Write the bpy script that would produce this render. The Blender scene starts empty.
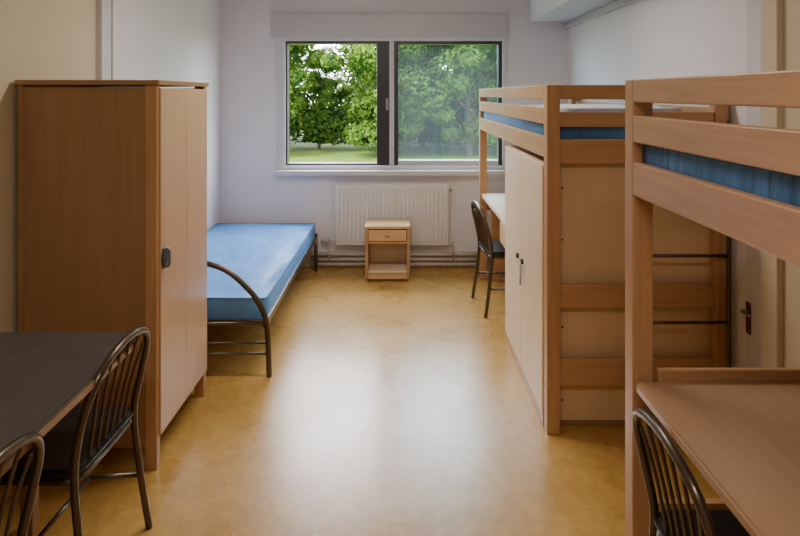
import bpy, bmesh, math, random
from mathutils import Vector, Matrix
random.seed(7)
scene = bpy.context.scene
COL = scene.collection

# ------------------------------------------------------------ materials
def new_mat(name):
    m = bpy.data.materials.new(name); m.use_nodes = True
    nt = m.node_tree; b = nt.nodes['Principled BSDF']
    return m, nt, b

def mat_plain(name, col, rough=0.5, metal=0.0, var=0.05, scale=6.0, bump=0.0, bscale=60.0, spec=0.5):
    m, nt, b = new_mat(name)
    tc = nt.nodes.new('ShaderNodeTexCoord')
    n = nt.nodes.new('ShaderNodeTexNoise'); n.inputs['Scale'].default_value = scale; n.inputs['Detail'].default_value = 4
    nt.links.new(tc.outputs['Object'], n.inputs['Vector'])
    r = nt.nodes.new('ShaderNodeValToRGB')
    r.color_ramp.elements[0].position = 0.3; r.color_ramp.elements[1].position = 0.7
    r.color_ramp.elements[0].color = (*[c*(1-var) for c in col], 1)
    r.color_ramp.elements[1].color = (*[min(1, c*(1+var)) for c in col], 1)
    nt.links.new(n.outputs['Fac'], r.inputs['Fac']); nt.links.new(r.outputs['Color'], b.inputs['Base Color'])
    b.inputs['Roughness'].default_value = rough; b.inputs['Metallic'].default_value = metal
    b.inputs['Specular IOR Level'].default_value = spec
    if bump > 0:
        n2 = nt.nodes.new('ShaderNodeTexNoise'); n2.inputs['Scale'].default_value = bscale
        nt.links.new(tc.outputs['Object'], n2.inputs['Vector'])
        bp = nt.nodes.new('ShaderNodeBump'); bp.inputs['Strength'].default_value = bump; bp.inputs['Distance'].default_value = 0.01
        nt.links.new(n2.outputs['Fac'], bp.inputs['Height']); nt.links.new(bp.outputs['Normal'], b.inputs['Normal'])
    return m

def mat_wood(name, c1, c2, axis, rough=0.38):
    m, nt, b = new_mat(name)
    tc = nt.nodes.new('ShaderNodeTexCoord'); mp = nt.nodes.new('ShaderNodeMapping')
    s = [26, 26, 26]; s[axis] = 1.6
    mp.inputs['Scale'].default_value = s
    nt.links.new(tc.outputs['Object'], mp.inputs['Vector'])
    n = nt.nodes.new('ShaderNodeTexNoise'); n.inputs['Scale'].default_value = 1.5
    n.inputs['Detail'].default_value = 6; n.inputs['Distortion'].default_value = 0.4
    nt.links.new(mp.outputs['Vector'], n.inputs['Vector'])
    r = nt.nodes.new('ShaderNodeValToRGB')
    r.color_ramp.elements[0].position = 0.3; r.color_ramp.elements[1].position = 0.72
    r.color_ramp.elements[0].color = (*c1, 1); r.color_ramp.elements[1].color = (*c2, 1)
    nt.links.new(n.outputs['Fac'], r.inputs['Fac']); nt.links.new(r.outputs['Color'], b.inputs['Base Color'])
    b.inputs['Roughness'].default_value = rough
    return m

def woodset(name, c, v=0.14, rough=0.38):
    c1 = [x*(1-v) for x in c]; c2 = [min(1, x*(1+v)) for x in c]
    return [mat_wood(f'{name}_{a}', c1, c2, i, rough) for i, a in enumerate('xyz')]

W_BUNK = woodset('bunk_beech', (0.52, 0.28, 0.13), 0.12)
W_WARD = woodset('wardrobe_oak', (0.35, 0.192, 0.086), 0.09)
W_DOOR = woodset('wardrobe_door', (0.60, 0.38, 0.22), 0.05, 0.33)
W_PALE = woodset('pale_pine', (0.68, 0.43, 0.21), 0.08)
W_CREAM = woodset('cream_laminate', (0.72, 0.50, 0.285), 0.03, 0.45)
W_CREAM2 = woodset('door_laminate', (0.80, 0.62, 0.42), 0.03, 0.40)
W_DESK = woodset('desk_top_brown', (0.45, 0.26, 0.145), 0.06, 0.30)
M_DARKDESK = mat_plain('dark_desk_laminate', (0.082, 0.074, 0.070), 0.34, var=0.12, scale=14)
M_WALL = mat_plain('wall_paint_lavender', (0.785, 0.745, 0.765), 0.65, var=0.02, scale=2, bump=0.08, bscale=90)
M_BEIGE = mat_plain('wall_beige', (0.66, 0.56, 0.39), 0.65, var=0.02, scale=2, bump=0.05, bscale=90)  # beige tone for the near wall sections, front wall and right jamb
M_CEIL = mat_plain('ceiling_paint', (0.85, 0.84, 0.82), 0.8, var=0.02)
M_WHITE = mat_plain('white_enamel', (0.81, 0.78, 0.76), 0.4, var=0.02)
M_FRAME = mat_plain('window_frame_paint', (0.66, 0.635, 0.66), 0.4, var=0.02)
M_SHUT = mat_plain('shutter_box_paint', (0.55, 0.52, 0.53), 0.45, var=0.02)
M_DARK = mat_plain('dark_sash_aluminium', (0.04, 0.04, 0.045), 0.35, var=0.1)
M_TUBE = mat_plain('bronze_steel_tube', (0.12, 0.09, 0.065), 0.28, metal=0.75, var=0.1)
M_BLACK = mat_plain('black_vinyl', (0.018, 0.016, 0.016), 0.36, var=0.2, bump=0.2, bscale=40)
M_STEEL = mat_plain('steel', (0.35, 0.35, 0.34), 0.3, metal=0.9)
M_LOCK = mat_plain('lock_dark', (0.05, 0.055, 0.045), 0.35, metal=0.5)
M_PIPE = mat_plain('pipe_paint', (0.62, 0.54, 0.46), 0.45)
M_GLARE = mat_plain('mattress_glare_white', (0.70, 0.69, 0.71), 0.8, var=0.03, bump=0.4, bscale=14)  # white colour imitating glare on the far bunk mattress

def mat_mattress(name, col, scale, st, var=0.12):
    m, nt, b = new_mat(name)
    tc = nt.nodes.new('ShaderNodeTexCoord'); mp = nt.nodes.new('ShaderNodeMapping')
    mp.inputs['Scale'].default_value = scale
    nt.links.new(tc.outputs['Object'], mp.inputs['Vector'])
    n = nt.nodes.new('ShaderNodeTexNoise'); n.inputs['Scale'].default_value = 1.0; n.inputs['Detail'].default_value = 3
    n.inputs['Distortion'].default_value = 0.8
    nt.links.new(mp.outputs['Vector'], n.inputs['Vector'])
    r = nt.nodes.new('ShaderNodeValToRGB')
    r.color_ramp.elements[0].position = 0.35; r.color_ramp.elements[1].position = 0.7
    r.color_ramp.elements[0].color = (*[c*(1-var) for c in col], 1); r.color_ramp.elements[1].color = (*[min(1, c*(1+var)) for c in col], 1)
    nt.links.new(n.outputs['Fac'], r.inputs['Fac']); nt.links.new(r.outputs['Color'], b.inputs['Base Color'])
    bp = nt.nodes.new('ShaderNodeBump'); bp.inputs['Strength'].default_value = st; bp.inputs['Distance'].default_value = 0.02
    nt.links.new(n.outputs['Fac'], bp.inputs['Height']); nt.links.new(bp.outputs['Normal'], b.inputs['Normal'])
    b.inputs['Roughness'].default_value = 0.48; b.inputs['Specular IOR Level'].default_value = 0.25
    return m
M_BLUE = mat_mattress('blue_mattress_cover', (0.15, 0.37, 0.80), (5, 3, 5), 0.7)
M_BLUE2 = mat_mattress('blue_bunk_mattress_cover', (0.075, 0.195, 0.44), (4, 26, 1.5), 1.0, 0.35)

def mat_floor():
    m, nt, b = new_mat('ochre_linoleum')
    tc = nt.nodes.new('ShaderNodeTexCoord')
    n1 = nt.nodes.new('ShaderNodeTexNoise'); n1.inputs['Scale'].default_value = 18; n1.inputs['Detail'].default_value = 12; n1.inputs['Roughness'].default_value = 0.78
    n2 = nt.nodes.new('ShaderNodeTexNoise'); n2.inputs['Scale'].default_value = 2.6; n2.inputs['Detail'].default_value = 7
    nt.links.new(tc.outputs['Object'], n1.inputs['Vector']); nt.links.new(tc.outputs['Object'], n2.inputs['Vector'])
    r1 = nt.nodes.new('ShaderNodeValToRGB')
    r1.color_ramp.elements[0].position = 0.34; r1.color_ramp.elements[1].position = 0.66
    r1.color_ramp.elements[0].color = (0.44, 0.240, 0.056, 1); r1.color_ramp.elements[1].color = (0.64, 0.375, 0.105, 1)
    nt.links.new(n1.outputs['Fac'], r1.inputs['Fac'])
    mx = nt.nodes.new('ShaderNodeMixRGB'); mx.blend_type = 'MULTIPLY'; mx.inputs['Fac'].default_value = 1
    r2 = nt.nodes.new('ShaderNodeValToRGB')
    r2.color_ramp.elements[0].position = 0.3; r2.color_ramp.elements[1].position = 0.65
    r2.color_ramp.elements[0].color = (0.86, 0.83, 0.77, 1); r2.color_ramp.elements[1].color = (1.0, 1.0, 1.0, 1)
    nt.links.new(n2.outputs['Fac'], r2.inputs['Fac'])
    nt.links.new(r1.outputs['Color'], mx.inputs['Color1']); nt.links.new(r2.outputs['Color'], mx.inputs['Color2'])
    nt.links.new(mx.outputs['Color'], b.inputs['Base Color'])
    mr = nt.nodes.new('ShaderNodeMapRange'); mr.inputs['From Min'].default_value = 0.3; mr.inputs['From Max'].default_value = 0.7
    mr.inputs['To Min'].default_value = 0.25; mr.inputs['To Max'].default_value = 0.31
    nt.links.new(n2.outputs['Fac'], mr.inputs['Value']); nt.links.new(mr.outputs['Result'], b.inputs['Roughness'])
    bp = nt.nodes.new('ShaderNodeBump'); bp.inputs['Strength'].default_value = 0.08; bp.inputs['Distance'].default_value = 0.01
    n3 = nt.nodes.new('ShaderNodeTexNoise'); n3.inputs['Scale'].default_value = 8; n3.inputs['Detail'].default_value = 4
    nt.links.new(tc.outputs['Object'], n3.inputs['Vector'])
    nt.links.new(n3.outputs['Fac'], bp.inputs['Height']); nt.links.new(bp.outputs['Normal'], b.inputs['Normal'])
    b.inputs['Specular IOR Level'].default_value = 0.75
    return m
M_FLOOR = mat_floor()

def mat_glass(name, fac, tint, dcol):
    m = bpy.data.materials.new(name); m.use_nodes = True; nt = m.node_tree; nt.nodes.clear()
    o = nt.nodes.new('ShaderNodeOutputMaterial'); t = nt.nodes.new('ShaderNodeBsdfTransparent'); t.inputs[0].default_value = (*tint, 1)
    g = nt.nodes.new('ShaderNodeBsdfGlossy'); g.inputs['Roughness'].default_value = 0.02
    d = nt.nodes.new('ShaderNodeBsdfTranslucent'); d.inputs[0].default_value = (*dcol, 1)
    m1 = nt.nodes.new('ShaderNodeMixShader'); m1.inputs[0].default_value = fac
    m2 = nt.nodes.new('ShaderNodeMixShader'); m2.inputs[0].default_value = 0.04
    nt.links.new(t.outputs[0], m1.inputs[1]); nt.links.new(d.outputs[0], m1.inputs[2])
    nt.links.new(m1.outputs[0], m2.inputs[1]); nt.links.new(g.outputs[0], m2.inputs[2])
    nt.links.new(m2.outputs[0], o.inputs[0])
    return m
M_GLASS_R = mat_glass('dusty_tinted_glass', 0.011, (0.74, 0.84, 0.88), (0.8, 0.9, 0.98))

def mat_leaf(name, c1, c2, transl=0.35):
    m, nt, b = new_mat(name)
    tc = nt.nodes.new('ShaderNodeTexCoord'); n = nt.nodes.new('ShaderNodeTexNoise')
    n.inputs['Scale'].default_value = 1.6; n.inputs['Detail'].default_value = 6
    nt.links.new(tc.outputs['Object'], n.inputs['Vector'])
    r = nt.nodes.new('ShaderNodeValToRGB'); r.color_ramp.elements[0].position = 0.38; r.color_ramp.elements[1].position = 0.62
    r.color_ramp.elements[0].color = (*c1, 1); r.color_ramp.elements[1].color = (*c2, 1)
    nt.links.new(n.outputs['Fac'], r.inputs['Fac']); nt.links.new(r.outputs['Color'], b.inputs['Base Color'])
    b.inputs['Roughness'].default_value = 0.7; b.inputs['Specular IOR Level'].default_value = 0.08
    if transl > 0:
        t = nt.nodes.new('ShaderNodeBsdfTranslucent'); nt.links.new(r.outputs['Color'], t.inputs['Color'])
        mx = nt.nodes.new('ShaderNodeMixShader'); mx.inputs[0].default_value = transl
        o = nt.nodes['Material Output']
        nt.links.new(b.outputs[0], mx.inputs[1]); nt.links.new(t.outputs[0], mx.inputs[2]); nt.links.new(mx.outputs[0], o.inputs[0])
    return m
M_LEAF = mat_leaf('tree_leaves', (0.010, 0.034, 0.003), (0.060, 0.110, 0.010))
M_LEAF2 = mat_leaf('shrub_leaves', (0.008, 0.026, 0.003), (0.034, 0.070, 0.007))
M_GRASS = mat_leaf('lawn_grass', (0.036, 0.066, 0.007), (0.052, 0.086, 0.010), 0)
M_BARK = mat_plain('bark', (0.025, 0.018, 0.012), 0.9, var=0.3, scale=8)

# ------------------------------------------------------------ helpers
def empty(name, loc=(0, 0, 0), rz=0.0):
    e = bpy.data.objects.new(name, None); COL.objects.link(e)
    e.location = loc; e.rotation_euler = (0, 0, rz); e.empty_display_size = 0.1
    return e

def finish(name, bm, mat, parent=None, loc=(0, 0, 0), smooth=False):
    me = bpy.data.meshes.new(name); bm.to_mesh(me); bm.free()
    for mm in (mat if isinstance(mat, (list, tuple)) else [mat]): me.materials.append(mm)
    if smooth:
        for p in me.polygons: p.use_smooth = True
    o = bpy.data.objects.new(name, me); COL.objects.link(o); o.location = loc
    if parent: o.parent = parent
    return o

def box(name, lo, hi, mat, parent=None, bev=0.004, axis=None, seg=2):
    lo = Vector(lo); hi = Vector(hi); c = (lo+hi)/2; s = hi-lo
    bm = bmesh.new(); bmesh.ops.create_cube(bm, size=1)
    for v in bm.verts: v.co = Vector((v.co.x*s.x, v.co.y*s.y, v.co.z*s.z))
    if bev > 0:
        bv = min(bev, min(s)*0.45)
        bmesh.ops.bevel(bm, geom=bm.edges[:], offset=bv, segments=seg, affect='EDGES', profile=0.5)
    if isinstance(mat, list):
        if axis is None: axis = max(range(3), key=lambda i: s[i])
        mat = mat[axis]
    return finish(name, bm, mat, parent, c)

def catmull(pts, n=8):
    P = [Vector(p) for p in pts]
    if len(P) < 3: return P
    out = []
    ext = [2*P[0]-P[1]] + P + [2*P[-1]-P[-2]]
    for i in range(1, len(ext)-2):
        a, b, c, d = ext[i-1:i+3]
        for k in range(n):
            t = k/n
            out.append(0.5*((2*b)+(-a+c)*t+(2*a-5*b+4*c-d)*t*t+(-a+3*b-3*c+d)*t**3))
    out.append(P[-1]); return out

def sweep_bm(bm, pts, r, seg=10, r2=None):
    n = len(pts); rings = []
    t0 = (pts[1]-pts[0]).normalized()
    up = Vector((0, 0, 1)) if abs(t0.z) < 0.9 else Vector((1, 0, 0))
    nrm = t0.cross(up).normalized()
    for i, p in enumerate(pts):
        t = (pts[min(i+1, n-1)]-pts[max(i-1, 0)]).normalized()
        nrm = (nrm - t*nrm.dot(t)).normalized(); bn = t.cross(nrm)
        rr = r if r2 is None else r+(r2-r)*i/(n-1)
        rings.append([bm.verts.new(p+rr*(math.cos(2*math.pi*k/seg)*nrm+math.sin(2*math.pi*k/seg)*bn)) for k in range(seg)])
    for a, b in zip(rings[:-1], rings[1:]):
        for k in range(seg):
            bm.faces.new((a[k], a[(k+1) % seg], b[(k+1) % seg], b[k]))
    bm.faces.new(rings[0][::-1]); bm.faces.new(rings[-1])

def tube(name, pts, r, mat, parent=None, smooth_path=True, seg=10, n=8, r2=None):
    P = catmull(pts, n) if smooth_path else [Vector(p) for p in pts]
    bm = bmesh.new(); sweep_bm(bm, P, r, seg, r2)
    bmesh.ops.recalc_face_normals(bm, faces=bm.faces[:])
    return finish(name, bm, mat, parent, smooth=True)

def slab(name, outline, z0, z1, mat, parent=None, bev=0.004):
    bm = bmesh.new(); vs = [bm.verts.new((x, y, z0)) for x, y in outline]
    f = bm.faces.new(vs); ex = bmesh.ops.extrude_face_region(bm, geom=[f])
    for g in ex['geom']:
        if isinstance(g, bmesh.types.BMVert): g.co.z = z1
    bmesh.ops.recalc_face_normals(bm, faces=bm.faces[:])
    es = [e for e in bm.edges if abs(e.verts[0].co.z-e.verts[1].co.z) < 1e-6]
    bmesh.ops.bevel(bm, geom=es, offset=bev, segments=2, affect='EDGES')
    return finish(name, bm, mat, parent)

def rrect(x0, x1, y0, y1, radii, n=8):
    out = []
    for (cx, cy, a0), r in zip([(x0, y0, 180), (x1, y0, 270), (x1, y1, 0), (x0, y1, 90)], radii):
        sx = 1 if cx == x0 else -1; sy = 1 if cy == y0 else -1
        ox, oy = cx+sx*r, cy+sy*r
        if r < 1e-4: out.append((cx, cy)); continue
        for k in range(n+1):
            a = math.radians(a0+90*k/n); out.append((ox+r*math.cos(a), oy+r*math.sin(a)))
    return out

def multi_box(name, boxes, mats):
    bm = bmesh.new()
    for lo, hi, mi in boxes:
        lo = Vector(lo); hi = Vector(hi); c = (lo+hi)/2; s = hi-lo
        r = bmesh.ops.create_cube(bm, size=1)
        for v in r['verts']: v.co = Vector((v.co.x*s.x, v.co.y*s.y, v.co.z*s.z))+c
        fs = set(f for v in r['verts'] for f in v.link_faces)
        for f in fs: f.material_index = mi
    return finish(name, bm, mats)

# ------------------------------------------------------------ room
XL, XR, YB, YF, ZC = -1.65, 1.56, 5.72, -1.3, 2.62
CH = 1.6; F = 618.0
T = 0.24
box('floor', (XL-T, YF-T, -0.15), (XR+T, YB+T, 0), M_FLOOR, bev=0)
box('ceiling', (XL-T, YF-T, ZC), (XR+T, YB+T, ZC+0.15), M_CEIL, bev=0)
multi_box('wall_left', [((XL-T, YF-T, 0), (XL, 3.38, ZC), 1), ((XL-T, 3.38, 0), (XL, YB, ZC), 0)], [M_WALL, M_BEIGE])
multi_box('wall_right', [((XR, YF-T, 0), (XR+T, 2.5, ZC), 1), ((XR, 2.5, 0), (XR+T, YB, ZC), 0)], [M_WALL, M_BEIGE])
box('wall_front', (XL, YF-T, 0), (XR, YF, ZC), M_BEIGE, bev=0)
WX0, WX1, WZ0, WZ1 = -1.12, 0.955, 0.89, 2.13
multi_box('wall_back', [((XL-T, YB, 0), (WX0, YB+T, ZC), 0), ((WX1, YB, 0), (XR+T, YB+T, ZC), 0),
                        ((WX0, YB, 0), (WX1, YB+T, WZ0), 0), ((WX0, YB, WZ1), (WX1, YB+T, ZC), 0)], [M_WALL])
t1 = empty('trim_1', (XL, 3.4, 0))
box('jamb', (0, -0.05, 0), (0.035, 0.06, ZC), M_FRAME, t1)
box('gap_strip', (0, 0.06, 0), (0.012, 0.09, ZC), M_DARK, t1, bev=0.001)
box('outer_jamb', (0, 0.09, 0), (0.03, 0.17, ZC), M_WHITE, t1)
t2 = empty('trim_2', (XR, 2.55, 0))
box('jamb', (-0.03, -0.04, 0), (0, 0.07, ZC), M_BEIGE, t2)
box('gap_strip', (-0.012, 0.07, 0), (0, 0.085, ZC), M_LOCK, t2, bev=0.001)
box('outer_jamb', (-0.02, 0.085, 0), (0, 0.2, ZC), M_FRAME, t2)
t3 = empty('trim_3', (1.2, 0, 2.266))
box('boxing', (0, YF, 0), (XR-1.2, YB, ZC-2.266), M_WALL, t3, bev=0.004)
box('cable_trunk', (XR-1.2-0.03, YF, -0.06), (XR-1.2, YB, -0.025), M_SHUT, t3)
box('baseboard_left', (XL, YF, 0), (XL+0.015, YB, 0.09), M_PIPE, bev=0.003)
box('baseboard_right', (XR-0.012, YF, 0), (XR, YB, 0.09), M_PIPE, bev=0.003)
bb = empty('baseboard_back', (0, YB, 0))
box('plinth', (XL+0.016, -0.02, 0), (XR-0.013, 0, 0.15), M_PIPE, bb)
for i, z in enumerate((0.035, 0.08, 0.125)):
    tube(f'pipe_{i+1}', [(-0.82, -0.04, z), (0.80, -0.04, z)], 0.016, M_PIPE, bb, False)
d1 = empty('door_1', (0.2, YF, 0))
box('leaf', (-0.42, 0, 0.01), (0.42, 0.04, 2.05), W_CREAM, d1)
box('frame_left', (-0.5, 0, 0), (-0.43, 0.06, 2.12), M_FRAME, d1)
box('frame_right', (0.43, 0, 0), (0.5, 0.06, 2.12), M_FRAME, d1)
box('frame_top', (-0.43, 0, 2.06), (0.43, 0.06, 2.12), M_FRAME, d1)
tube('handle', [(0.34, 0.04, 1.0), (0.34, 0.09, 1.0), (0.24, 0.095, 1.0)], 0.01, M_STEEL, d1)

# window
w = empty('window_1', (0, YB, 0))
box('shutter_box', (-1.175, -0.07, 2.13), (0.99, 0, 2.345), M_SHUT, w, bev=0.006)
box('shutter_lid', (-1.165, -0.078, 2.15), (0.98, -0.071, 2.325), M_SHUT, w, bev=0.002)
box('frame_left', (-1.145, -0.02, 0.9), (-1.06, 0.1, 2.13), M_FRAME, w)
box('frame_right', (0.945, -0.02, 0.9), (0.985, 0.1, 2.13), M_FRAME, w)
box('frame_top', (-1.06, -0.02, 2.09), (0.945, 0.1, 2.13), M_FRAME, w)
box('frame_bottom', (-1.06, -0.02, 0.9), (0.945, 0.1, 0.94), M_FRAME, w)
box('sill', (-1.16, -0.09, 0.855), (1.0, 0.0, 0.9), M_FRAME, w, bev=0.006)
box('mullion', (-0.098, -0.03, 0.94), (-0.055, 0.1, 2.09), M_SHUT, w)
box('left_seal_side', (-1.06, 0.0, 0.94), (-1.042, 0.1, 2.09), M_DARK, w, bev=0.002)
box('left_seal_top', (-1.042, 0.0, 2.065), (-0.21, 0.1, 2.09), M_DARK, w, bev=0.002)
box('left_seal_bottom', (-1.042, 0.0, 0.94), (-0.21, 0.1, 0.958), M_DARK, w, bev=0.002)
box('sliding_stile', (-0.215, 0.0, 0.94), (-0.098, 0.1, 2.09), M_DARK, w, bev=0.003)
box('latch', (-0.13, -0.03, 1.45), (-0.105, 0, 1.56), M_STEEL, w)
box('right_seal_left', (-0.055, 0.0, 0.94), (-0.015, 0.09, 2.09), M_DARK, w, bev=0.002)
box('right_seal_right', (0.91, 0.0, 0.94), (0.945, 0.09, 2.09), M_DARK, w, bev=0.002)
box('right_seal_top', (-0.02, 0.0, 2.06), (0.91, 0.09, 2.09), M_DARK, w, bev=0.002)
box('right_rail_bottom', (-0.02, 0.0, 0.94), (0.91, 0.09, 0.985), M_SHUT, w, bev=0.002)
box('glass_right', (-0.03, 0.045, 0.98), (0.92, 0.047, 2.07), M_GLASS_R, w, bev=0)

# radiator
ra = empty('radiator', (-0.074, YB-0.06, 0.5))
hw = 0.518
box('panel', (-hw, -0.015, -0.285), (hw, 0.02, 0.275), M_WHITE, ra, bev=0.008)
for i in range(27):
    x = -hw+0.03+i*(2*hw-0.06)/26
    box(f'rib_{i+1}', (x-0.011, -0.026, -0.25), (x+0.011, -0.012, 0.245), M_WHITE, ra, bev=0.006)
box('grille_top', (-hw, -0.02, 0.275), (hw, 0.04, 0.285), M_WHITE, ra, bev=0.003)
tube('feed_pipe', [(-hw, 0, -0.24), (-hw-0.06, 0, -0.24), (-hw-0.06, 0, -0.34), (-hw-0.06, 0, -0.42)], 0.009, M_PIPE, ra, False)
tube('valve_knob', [(-hw-0.05, 0, -0.24), (-hw-0.13, 0, -0.24)], 0.02, M_SHUT, ra, False)
tube('return_pipe', [(hw, 0, -0.25), (hw+0.04, 0, -0.25), (hw+0.04, 0, -0.42)], 0.009, M_PIPE, ra, False)
tube('bleed_valve', [(hw, 0, 0.22), (hw+0.03, 0, 0.22)], 0.012, M_STEEL, ra, False)
for s in (-1, 1):
    box(f'bracket_{s+2}', (s*0.35-0.015, 0.02, -0.2), (s*0.35+0.015, 0.06, 0.2), M_WHITE, ra)

# ------------------------------------------------------------ nightstand
ns = empty('nightstand', (-0.107, 5.27, 0))
box('side_left', (-0.19, 0, 0.03), (-0.165, 0.31, 0.45), W_BUNK, ns, axis=2)
box('side_right', (0.165, 0, 0.03), (0.19, 0.31, 0.45), W_BUNK, ns, axis=2)
box('top', (-0.195, -0.008, 0.45), (0.195, 0.315, 0.475), W_PALE, ns)
box('drawer_front', (-0.162, -0.005, 0.345), (0.162, 0.015, 0.44), W_PALE, ns)
box('drawer_box', (-0.155, 0.015, 0.35), (0.155, 0.28, 0.43), W_PALE, ns)
box('knob', (-0.02, -0.022, 0.385), (0.02, -0.005, 0.397), W_WARD, ns)
box('rail', (-0.165, 0.004, 0.32), (0.165, 0.3, 0.34), W_BUNK, ns)
box('bottom_shelf', (-0.165, 0.004, 0.07), (0.165, 0.3, 0.09), W_CREAM2, ns)
box('plinth', (-0.165, 0.012, 0.015), (0.165, 0.03, 0.07), W_PALE, ns)
box('back_panel', (-0.165, 0.295, 0.05), (0.165, 0.305, 0.45), W_CREAM2, ns)
for i, (x, y) in enumerate([(-0.178, 0.02), (0.178, 0.02), (-0.178, 0.29), (0.178, 0.29)]):
    box(f'foot_{i+1}', (x-0.012, y-0.015, 0), (x+0.012, y+0.015, 0.03), W_WARD, ns)

# ------------------------------------------------------------ single bed
bd = empty('single_bed', (-1.2, 3.5, 0))
def mattress(name, lo, hi, mat, parent, piping=None):
    lo = Vector(lo); hi = Vector(hi); s = hi-lo; c = (lo+hi)/2
    bm = bmesh.new(); bmesh.ops.create_cube(bm, size=1)
    bmesh.ops.subdivide_edges(bm, edges=bm.edges[:], cuts=14, use_grid_fill=True)
    for v in bm.verts:
        q = v.co*2
        ex = min(1, (1-abs(q.x))*s.x*6); ey = min(1, (1-abs(q.y))*s.y*6)
        v.co = Vector((v.co.x*s.x, v.co.y*s.y, v.co.z*s.z))
        if q.z > 0.99: v.co.z += -0.012*(1-min(ex, ey)) + 0.005*math.sin(q.y*9+q.x*3)
        if abs(q.z) < 0.9:
            if abs(q.x) > 0.99: v.co.x += math.copysign(0.006*math.cos(q.z*1.5), q.x)
            if abs(q.y) > 0.99: v.co.y += math.copysign(0.006*math.cos(q.z*1.5), q.y)
    o = finish(name, bm, mat, parent, c, smooth=True)
    return o
mattress('mattress', (-0.44, 0.03, 0.31), (0.43, 2.06, 0.445), M_BLUE, bd)
M_PIPING = mat_plain('mattress_piping', (0.10, 0.22, 0.48), 0.5)
for i, z in enumerate((0.318, 0.434)):
    P = [Vector((x, y+0.0, z)) for x, y in rrect(-0.443, 0.434, 0.026, 2.064, [0.02]*4)]
    tube(f'piping_{i+1}', P+[P[0]], 0.004, M_PIPING, bd, False, seg=6)
box('side_rail_right', (0.415, 0.03, 0.265), (0.44, 2.06, 0.31), M_TUBE, bd)
box('side_rail_left', (-0.44, 0.03, 0.265), (-0.415, 2.06, 0.31), M_TUBE, bd)
for i in range(12):
    y = 0.1+i*0.17
    box(f'slat_{i+1}', (-0.415, y, 0.29), (0.415, y+0.07, 0.305), W_PALE, bd, bev=0.002)
def arch(y, top, nm):
    tube(nm, [(-0.43, y, 0.0), (-0.43, y, 0.15), (-0.43, y, 0.3), (-0.42, y, 0.42), (-0.36, y, 0.54*top/0.66), (-0.2, y, top*0.965), (0, y, top),
              (0.2, y, top*0.93), (0.34, y, 0.50*top/0.66), (0.41, y, 0.40), (0.445, y, 0.3), (0.455, y, 0.15), (0.46, y, 0.0)], 0.016, M_TUBE, bd)
arch(0.0, 0.655, 'foot_arch')
for nm, z in (('end_bar_top', 0.30), ('end_bar_mid', 0.19), ('end_bar_low', 0.13)):
    tube(nm, [(-0.43, 0, z), (0.45, 0, z)], 0.007 if z < 0.25 else 0.012, M_TUBE, bd, False)
tube('head_leg_right', [(0.44, 2.08, 0.0), (0.44, 2.08, 0.34)], 0.016, M_TUBE, bd, False)
tube('head_leg_left', [(-0.43, 2.08, 0.0), (-0.43, 2.08, 0.30)], 0.014, M_TUBE, bd, False)
tube('head_bar', [(-0.43, 2.08, 0.29), (0.44, 2.08, 0.29)], 0.013, M_TUBE, bd, False)

# ------------------------------------------------------------ left wardrobe
wd = empty('wardrobe', (-1.63, 2.63, 0))
Wd, Ln, Ht = 0.60, 0.67, 1.66
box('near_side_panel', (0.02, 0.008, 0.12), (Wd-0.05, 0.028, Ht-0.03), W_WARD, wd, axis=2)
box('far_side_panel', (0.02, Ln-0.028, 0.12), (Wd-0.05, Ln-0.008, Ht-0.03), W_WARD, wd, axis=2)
for nm, x, y in (('post_front_near', Wd-0.055, 0.0), ('post_front_far', Wd-0.055, Ln-0.04), ('post_back_near', 0.0, 0.0), ('post_back_far', 0.0, Ln-0.04)):
    box(nm, (x, y, 0), (x+(0.05 if 'front' in nm else 0.025), y+0.04, Ht-0.022), W_BUNK if 'front' in nm else W_WARD, wd)
box('bottom_rail_near', (0.025, 0.003, 0.09), (Wd-0.055, 0.033, 0.14), W_WARD, wd)
box('top', (-0.005, -0.012, Ht-0.022), (Wd+0.008, Ln+0.008, Ht), W_WARD, wd, axis=0)
box('bottom', (0.02, 0.03, 0.12), (Wd-0.03, Ln-0.03, 0.14), W_WARD, wd)
box('back_panel', (0.004, 0.04, 0.12), (0.014, Ln-0.04, Ht-0.03), W_WARD, wd, axis=2)
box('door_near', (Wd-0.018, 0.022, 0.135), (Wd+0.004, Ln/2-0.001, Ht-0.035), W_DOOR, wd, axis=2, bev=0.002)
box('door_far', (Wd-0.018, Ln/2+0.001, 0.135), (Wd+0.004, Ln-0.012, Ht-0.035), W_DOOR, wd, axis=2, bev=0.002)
def disc(name, c, r, th, nrm_axis, mat, parent, sy=1.0):
    bm = bmesh.new()
    bmesh.ops.create_cone(bm, cap_ends=True, segments=28, radius1=r, radius2=r*0.85, depth=th)
    R = Matrix.Rotation(math.pi/2, 4, 'Y') if nrm_axis == 'x' else Matrix.Rotation(math.pi/2, 4, 'X')
    bmesh.ops.transform(bm, matrix=R, verts=bm.verts[:])
    for v in bm.verts: v.co.z *= sy
    return finish(name, bm, mat, parent, c, smooth=False)
disc('lock_plate', (Wd+0.008, 0.055, 0.89), 0.032, 0.010, 'x', M_LOCK, wd, 1.6)
tube('door_pull', [(Wd+0.013, 0.055, 0.93), (Wd+0.028, 0.055, 0.92), (Wd+0.028, 0.055, 0.86), (Wd+0.013, 0.055, 0.85)], 0.006, M_STEEL, wd)

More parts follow.
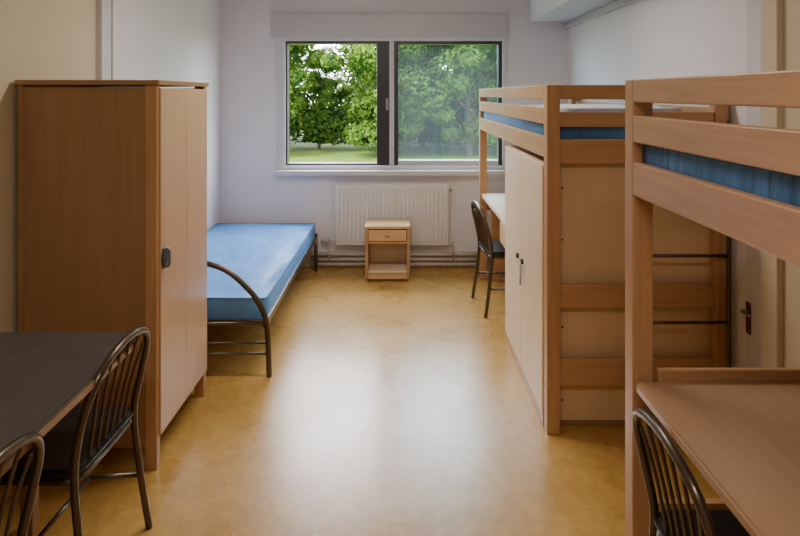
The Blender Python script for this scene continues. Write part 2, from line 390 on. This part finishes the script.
# ------------------------------------------------------------ left desk
dk = empty('writing_desk', (-1.63, 2.23, 0))
slab('top', rrect(0, 0.70, -1.75, 0, [0, 0.02, 0.05, 0]), 0.712, 0.742, M_DARKDESK, dk)
slab('edge_band', rrect(0.002, 0.703, -1.753, 0.003, [0, 0.02, 0.05, 0]), 0.706, 0.734, W_WARD[1], dk)
for nm, x, y in (('leg_1', 0.30, -0.07), ('leg_2', 0.02, -0.07), ('leg_3', 0.30, -1.70), ('leg_4', 0.02, -1.70)):
    box(nm, (x, y, 0), (x+0.045, y+0.045, 0.706), W_WARD, dk)
box('apron_end', (0.065, -0.06, 0.62), (0.30, -0.035, 0.706), W_WARD, dk)
box('apron_back', (0.03, -1.65, 0.5), (0.045, -0.07, 0.706), W_WARD, dk)

# ------------------------------------------------------------ chairs
def chair(loc, rz):
    c = empty('spindle_back_chair', loc, rz)
    hoop = [(-0.235, -0.215, 0.0), (-0.205, -0.205, 0.22), (-0.185, -0.20, 0.43), (-0.205, -0.212, 0.57), (-0.232, -0.20, 0.68), (-0.250, -0.14, 0.755), (-0.256, 0, 0.785)]
    full = hoop+[(x, -y, z) for x, y, z in hoop[:-1][::-1]]
    tube('back_hoop', full, 0.0125, M_TUBE, c)
    for i in range(6):
        t = (i-2.5)/2.5
        zt = 0.778-0.07*abs(t)**2.4
        tube(f'spindle_{i+1}', [(-0.185, t*0.115, 0.445), (-0.212, t*0.128, 0.60), (-0.2505+0.012*abs(t)**3, t*0.158, zt)], 0.0055, M_TUBE, c, seg=8)
    slab('seat', rrect(-0.20, 0.22, -0.205, 0.205, [0.05, 0.09, 0.09, 0.05]), 0.43, 0.462, M_BLACK, c, bev=0.012)
    tube('seat_frame', [Vector((x, y, 0.42)) for x, y in rrect(-0.19, 0.20, -0.19, 0.19, [0.05, 0.08, 0.08, 0.05])]+[Vector((-0.19, -0.14, 0.42))], 0.010, M_TUBE, c, False)
    for s in (-1, 1):
        tube(f'front_leg_{(s+3)//2}', [(0.15, s*0.175, 0.425), (0.185, s*0.195, 0.2), (0.215, s*0.215, 0.0)], 0.0125, M_TUBE, c)
        tube(f'side_stretcher_{(s+3)//2}', [(-0.207, s*0.206, 0.20), (0.187, s*0.197, 0.18)], 0.008, M_TUBE, c, False)
    tube('cross_stretcher', [(-0.02, -0.20, 0.19), (-0.02, 0.20, 0.19)], 0.008, M_TUBE, c, False)
    return c
chair((-1.165, 2.07, 0), math.pi-0.02)
chair((-1.155, 1.38, 0), math.pi)
chair((0.885, 1.50, 0), 0.0)
chair((0.825, 4.66, 0), 0.10)

# ------------------------------------------------------------ loft beds
def loft(y0, y1, x0, x1):
    b = empty('loft_bed', (x0, y0, 0))
    W = x1-x0; L = y1-y0; ps = 0.062; pd = 0.065
    for nm, x, y in (('post_near_aisle', 0, 0), ('post_near_wall', W-ps, 0), ('post_far_aisle', 0, L-pd), ('post_far_wall', W-ps, L-pd)):
        box(nm, (x, y, 0), (x+ps, y+pd, 1.643), W_BUNK, b, axis=2)
    for sx, nm in ((0, 'aisle'), (W-0.028, 'wall')):
        box(f'guard_top_{nm}', (sx, pd, 1.575), (sx+0.028, L-pd, 1.643), W_BUNK, b)
        box(f'guard_mid_{nm}', (sx, pd, 1.455), (sx+0.028, L-pd, 1.535), W_BUNK, b)
        box(f'side_board_{nm}', (sx, pd, 1.295), (sx+0.028, L-pd, 1.395), W_BUNK, b)
    for sy, nm in ((0.012, 'near'), (L-0.04, 'far')):
        box(f'end_top_{nm}', (ps, sy, 1.575), (W-ps, sy+0.028, 1.643), W_BUNK, b)
        if nm == 'near': box(f'end_mid_{nm}', (ps, sy, 1.445), (W-ps, sy+0.028, 1.515), W_BUNK, b)
        box(f'end_board_{nm}', (ps, sy, 1.27), (W-ps, sy+0.028, 1.385), W_BUNK, b)
        box(f'end_beam_{nm}', (ps, sy, 0.59), (W-ps, sy+0.028, 0.70), W_BUNK, b)
        box(f'end_low_beam_{nm}', (ps, sy, 0.225), (W-ps, sy+0.028, 0.35), W_BUNK, b)
    n = 12
    for i in range(n):
        y = 0.1+i*(L-0.25)/(n-1)
        box(f'slat_{i+1}', (0.028, y, 1.33), (W-0.028, y+0.06, 1.348), W_PALE, b, bev=0.002)
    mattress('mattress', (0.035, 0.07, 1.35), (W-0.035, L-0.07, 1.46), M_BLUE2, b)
    return b
b1 = loft(-0.17, 1.925, 0.70, 1.545)
b2 = loft(2.90, 5.40, 0.69, 1.545)
mattress('glare_slab', (0.14, 0.25, 1.462), (0.74, 1.1, 1.535), M_GLARE, b2)  # added white slab standing in for glare on the mattress top
ld = empty('ladder', (1.10, 2.865, 0))
for nm, x in (('stringer_1', 0.0), ('stringer_2', 0.425)):
    tube(nm, [(x, 0, 0), (x, 0, 0.7), (x, 0.0, 1.41), (x, 0.006, 1.43), (x, 0.02, 1.435)], 0.011, M_TUBE, ld)
for i, z in enumerate((0.23, 0.54, 0.85, 1.16)):
    tube(f'rung_{i+1}', [(0, 0, z), (0.425, 0, z)], 0.008, M_TUBE, ld, False)
hd = empty('wall_mounted_handle', (1.54, 2.73, 0.61))
box('plate', (-0.004, -0.02, -0.07), (0.02, 0.02, 0.07), mat_plain('handle_red_brown', (0.09, 0.02, 0.015), 0.4), hd)
tube('lever', [(-0.004, 0, 0.03), (-0.03, 0, 0.03), (-0.03, -0.06, 0.03)], 0.007, M_STEEL, hd)

# closet under the far loft bed
cl = empty('closet', (0.695, 2.97, 0))
CL = 1.05; CW = 0.84; CHt = 1.265
box('side_near', (0.012, 0, 0.03), (CW, 0.02, CHt), W_CREAM, cl, axis=2)
box('side_far', (0.012, CL-0.02, 0.03), (CW, CL, CHt), W_CREAM, cl, axis=2)
box('back', (CW-0.02, 0.02, 0.03), (CW, CL-0.02, CHt), W_CREAM, cl)
box('top', (0.012, 0.02, CHt-0.02), (CW-0.02, CL-0.02, CHt), W_CREAM, cl)
box('plinth', (0.012, 0.01, 0), (CW, CL-0.01, 0.06), W_WARD, cl)
box('base_strip', (-0.008, 0.0, 0.0), (0.01, CL, 0.055), W_BUNK, cl)
box('door_1', (-0.012, 0.002, 0.06), (0.01, CL/2-0.002, CHt-0.005), W_CREAM2, cl, axis=2)
box('door_2', (-0.012, CL/2+0.002, 0.06), (0.01, CL-0.002, CHt-0.005), W_CREAM2, cl, axis=2)
for i, z in enumerate((0.13, 0.48, 0.9, 1.15)):
    disc(f'screw_{i+1}', (0.085, -0.002, z), 0.005, 0.004, 'y', M_LOCK, cl)
for i, (y, z) in enumerate(((0.46, 0.67), (0.59, 0.67))):
    disc(f'lock_{i+1}', (-0.018, y, z), 0.016, 0.014, 'x', M_LOCK, cl)
tube('key_ring', [(-0.026, 0.46+0.02*math.cos(j*math.pi/4), 0.63+0.03*math.sin(j*math.pi/4)) for j in range(9)], 0.003, M_STEEL, cl, False, seg=6)
tube('key', [(-0.026, 0.46, 0.60), (-0.026, 0.47, 0.54)], 0.006, M_STEEL, cl, False, seg=6)

d2 = empty('study_desk', (0.70, 4.03, 0))
slab('top', rrect(0.0, 0.84, 0, 1.28, [0, 0, 0, 0.02]), 0.715, 0.745, W_CREAM2[1], d2)
box('drawer_unit', (0.02, 0.01, 0.55), (0.5, 0.35, 0.71), W_CREAM, d2)
box('drawer_front', (0.005, 0.02, 0.56), (0.02, 0.34, 0.70), W_PALE, d2)
box('end_panel', (0.08, 1.25, 0), (0.80, 1.275, 0.715), W_BUNK, d2)
box('modesty_panel', (0.78, 0.01, 0.3), (0.80, 1.25, 0.715), W_BUNK, d2)
d3 = empty('study_desk', (0.700, 1.845, 0))
slab('top', rrect(0.0, 0.83, -1.5, 0, [0.1, 0, 0, 0.02]), 0.712, 0.742, W_DESK[1], d3, bev=0.006)
box('upstand', (0.075, 0.002, 0.725), (0.80, 0.022, 0.775), W_BUNK, d3)
box('end_panel', (0.72, -0.04, 0), (0.80, -0.015, 0.712), W_BUNK, d3, axis=2)
box('end_panel_near', (0.1, -1.40, 0), (0.80, -1.375, 0.712), W_BUNK, d3, axis=2)
box('back_rail', (0.78, -1.375, 0.45), (0.80, -0.04, 0.712), W_BUNK, d3)

# ------------------------------------------------------------ added fill lights, out of view
def fill_lamp(y, e):
    l = empty('fill_fixture', (-0.1, y, ZC))  # invented fixture with area light, added above the frame to brighten the interior
    box('housing', (-0.62, -0.09, -0.05), (0.62, 0.09, 0), M_WHITE, l)
    for s in (-1, 1):
        box(f'end_cap_{(s+3)//2}', (s*0.62-0.01, -0.09, -0.09), (s*0.62+0.01, 0.09, 0), M_WHITE, l)
    ld = bpy.data.lights.new('fill_light', 'AREA'); ld.shape = 'RECTANGLE'; ld.size = 1.2; ld.size_y = 0.16
    ld.energy = e; ld.color = (1.0, 0.94, 0.86)
    lo = bpy.data.objects.new('fill_light', ld); COL.objects.link(lo); lo.parent = l; lo.location = (0, 0, -0.055)
fill_lamp(0.2, 24)
fill_lamp(3.3, 28)

# ------------------------------------------------------------ outdoors
G = -0.7
box('lawn', (-60, 6.2, G-0.2), (60, 90, G), M_GRASS, bev=0)
def leaf_cloud(bm, center, rad, n, size, rnd, mi=0):
    c = Vector(center)
    for _ in range(n):
        d = Vector((rnd.gauss(0, 1), rnd.gauss(0, 1), rnd.gauss(0, 1))).normalized()
        rr = rnd.uniform(0.65, 1.05)
        p = c+Vector((d.x*rad[0], d.y*rad[1], d.z*rad[2]))*rr
        if p.z < 0.25: continue
        nn = (d+Vector((rnd.uniform(-1, 1), rnd.uniform(-1, 1), rnd.uniform(-0.3, 1)))*0.6).normalized()
        a = nn.orthogonal().normalized(); a.rotate(Matrix.Rotation(rnd.uniform(0, 6.28), 3, nn)); b_ = nn.cross(a)
        s = size*rnd.uniform(0.6, 1.3)
        f = bm.faces.new([bm.verts.new(p-a*s), bm.verts.new(p+b_*s*0.5), bm.verts.new(p+a*s), bm.verts.new(p-b_*s*0.5)])
        f.material_index = mi
def tree_mesh(seed, H, R, low):
    rnd = random.Random(seed); bm = bmesh.new()
    tr = catmull([(0, 0, 0), (0.1, 0.05, H*0.3), (-0.05, 0, H*0.6), (0, 0.1, H*0.9)], 5)
    sweep_bm(bm, tr, 0.13, 8, 0.04)
    cl = []
    for i in range(62):
        z = rnd.uniform(low, H); k = math.sin(math.pi*min(1, max(0.12, (z-low+1.3)/(H-low+1.9))))
        a = rnd.uniform(0, 6.28); q = R*k*rnd.uniform(0.25, 0.95)
        cl.append((math.cos(a)*q, math.sin(a)*q, z))
    for c in cl[:14]:
        sweep_bm(bm, catmull([(0, 0, c[2]*0.6), (c[0]*0.5, c[1]*0.5, c[2]*0.82), c], 3), 0.04, 6, 0.012)
    for f in bm.faces: f.material_index = 1
    for c in cl:
        r = rnd.uniform(0.5, 1.0)*R*0.34
        leaf_cloud(bm, c, (r, r, r*0.75), 400, 0.09, rnd)
    me = bpy.data.meshes.new('tree'); bm.to_mesh(me); bm.free()
    me.materials.append(M_LEAF); me.materials.append(M_BARK); return me
TM = [tree_mesh(s, 7.5, 2.5, 0.7) for s in (1, 2, 3)]
def tree(x, y, s, k, rz):
    o = bpy.data.objects.new('tree', TM[k]); COL.objects.link(o); o.location = (x, y, G); o.scale = (s, s, s); o.rotation_euler = (0, 0, rz)
for x, y, s, k, rz in [(-5.6, 23, 1.0, 0, 0.3), (-0.75, 22.5, 0.95, 1, 1.1), (2.6, 23.0, 1.0, 2, 2.0), (6.0, 22.5, 1.05, 0, 3.1), (-9.4, 24, 1.1, 1, 4.0),
                       (1.0, 27, 1.2, 0, 5.0), (4.6, 27, 1.3, 1, 0.7), (-7.3, 28, 1.2, 2, 1.7), (9.5, 27, 1.2, 2, 2.9), (-12.5, 29, 1.3, 0, 2.2), (-3.4, 26, 0.55, 2, 2.5), (13.5, 25, 1.1, 1, 5.2),
                       (3.0, 34, 1.5, 1, 0.2), (8.5, 35, 1.6, 0, 1.2), (-0.4, 35, 1.3, 2, 3.3), (-9.0, 35, 1.4, 1, 4.3)]:
    tree(x, y, s, k, rz)
rnd = random.Random(5); bm = bmesh.new()
for i in range(46):
    x = -16+i*0.72; r = rnd.uniform(0.8, 1.25)
    leaf_cloud(bm, (x, rnd.uniform(24.5, 26), r*0.8+0.2), (r, r, r), 700, 0.09, rnd)
for i in range(36):
    x = -20+i*1.15; r = rnd.uniform(1.3, 1.6)
    leaf_cloud(bm, (x, rnd.uniform(30, 31), 1.8), (r, r, r*1.2), 900, 0.14, rnd)
finish('hedge', bm, M_LEAF2, None, (0, 0, G))

sun = bpy.data.lights.new('sun', 'SUN'); sun.energy = 24; sun.angle = 0.03; sun.color = (1, 0.94, 0.76)
so = bpy.data.objects.new('sun', sun); COL.objects.link(so); so.rotation_euler = (math.radians(42), 0, math.radians(-38)); so.location = (0, -3, 12)
po = bpy.data.lights.new('window_portal', 'AREA'); po.shape = 'RECTANGLE'; po.size = 2.05; po.size_y = 1.22
po.cycles.is_portal = True
poo = bpy.data.objects.new('window_portal', po); COL.objects.link(poo); poo.location = (-0.08, YB+0.13, 1.51); poo.rotation_euler = (math.radians(-90), 0, 0)

# world
wl = bpy.data.worlds.new('sky'); scene.world = wl; wl.use_nodes = True; nt = wl.node_tree
bg = nt.nodes['Background']
tc = nt.nodes.new('ShaderNodeTexCoord'); sp = nt.nodes.new('ShaderNodeSeparateXYZ'); rp = nt.nodes.new('ShaderNodeValToRGB')
nt.links.new(tc.outputs['Generated'], sp.inputs[0]); nt.links.new(sp.outputs['Z'], rp.inputs['Fac']); nt.links.new(rp.outputs['Color'], bg.inputs['Color'])
rp.color_ramp.elements[0].position = 0.0; rp.color_ramp.elements[0].color = (0.80, 0.86, 0.93, 1)
rp.color_ramp.elements[1].position = 0.6; rp.color_ramp.elements[1].color = (0.92, 0.94, 1.0, 1)
bg.inputs['Strength'].default_value = 25.0

# camera
cam = bpy.data.cameras.new('camera'); co = bpy.data.objects.new('camera', cam); COL.objects.link(co)
cam.sensor_width = 36; cam.lens = F/800*36; cam.shift_y = -(268-94)/800.0
co.location = (0, 0, CH); co.rotation_euler = (math.pi/2, 0, 0); cam.clip_start = 0.02; cam.clip_end = 300
scene.camera = co
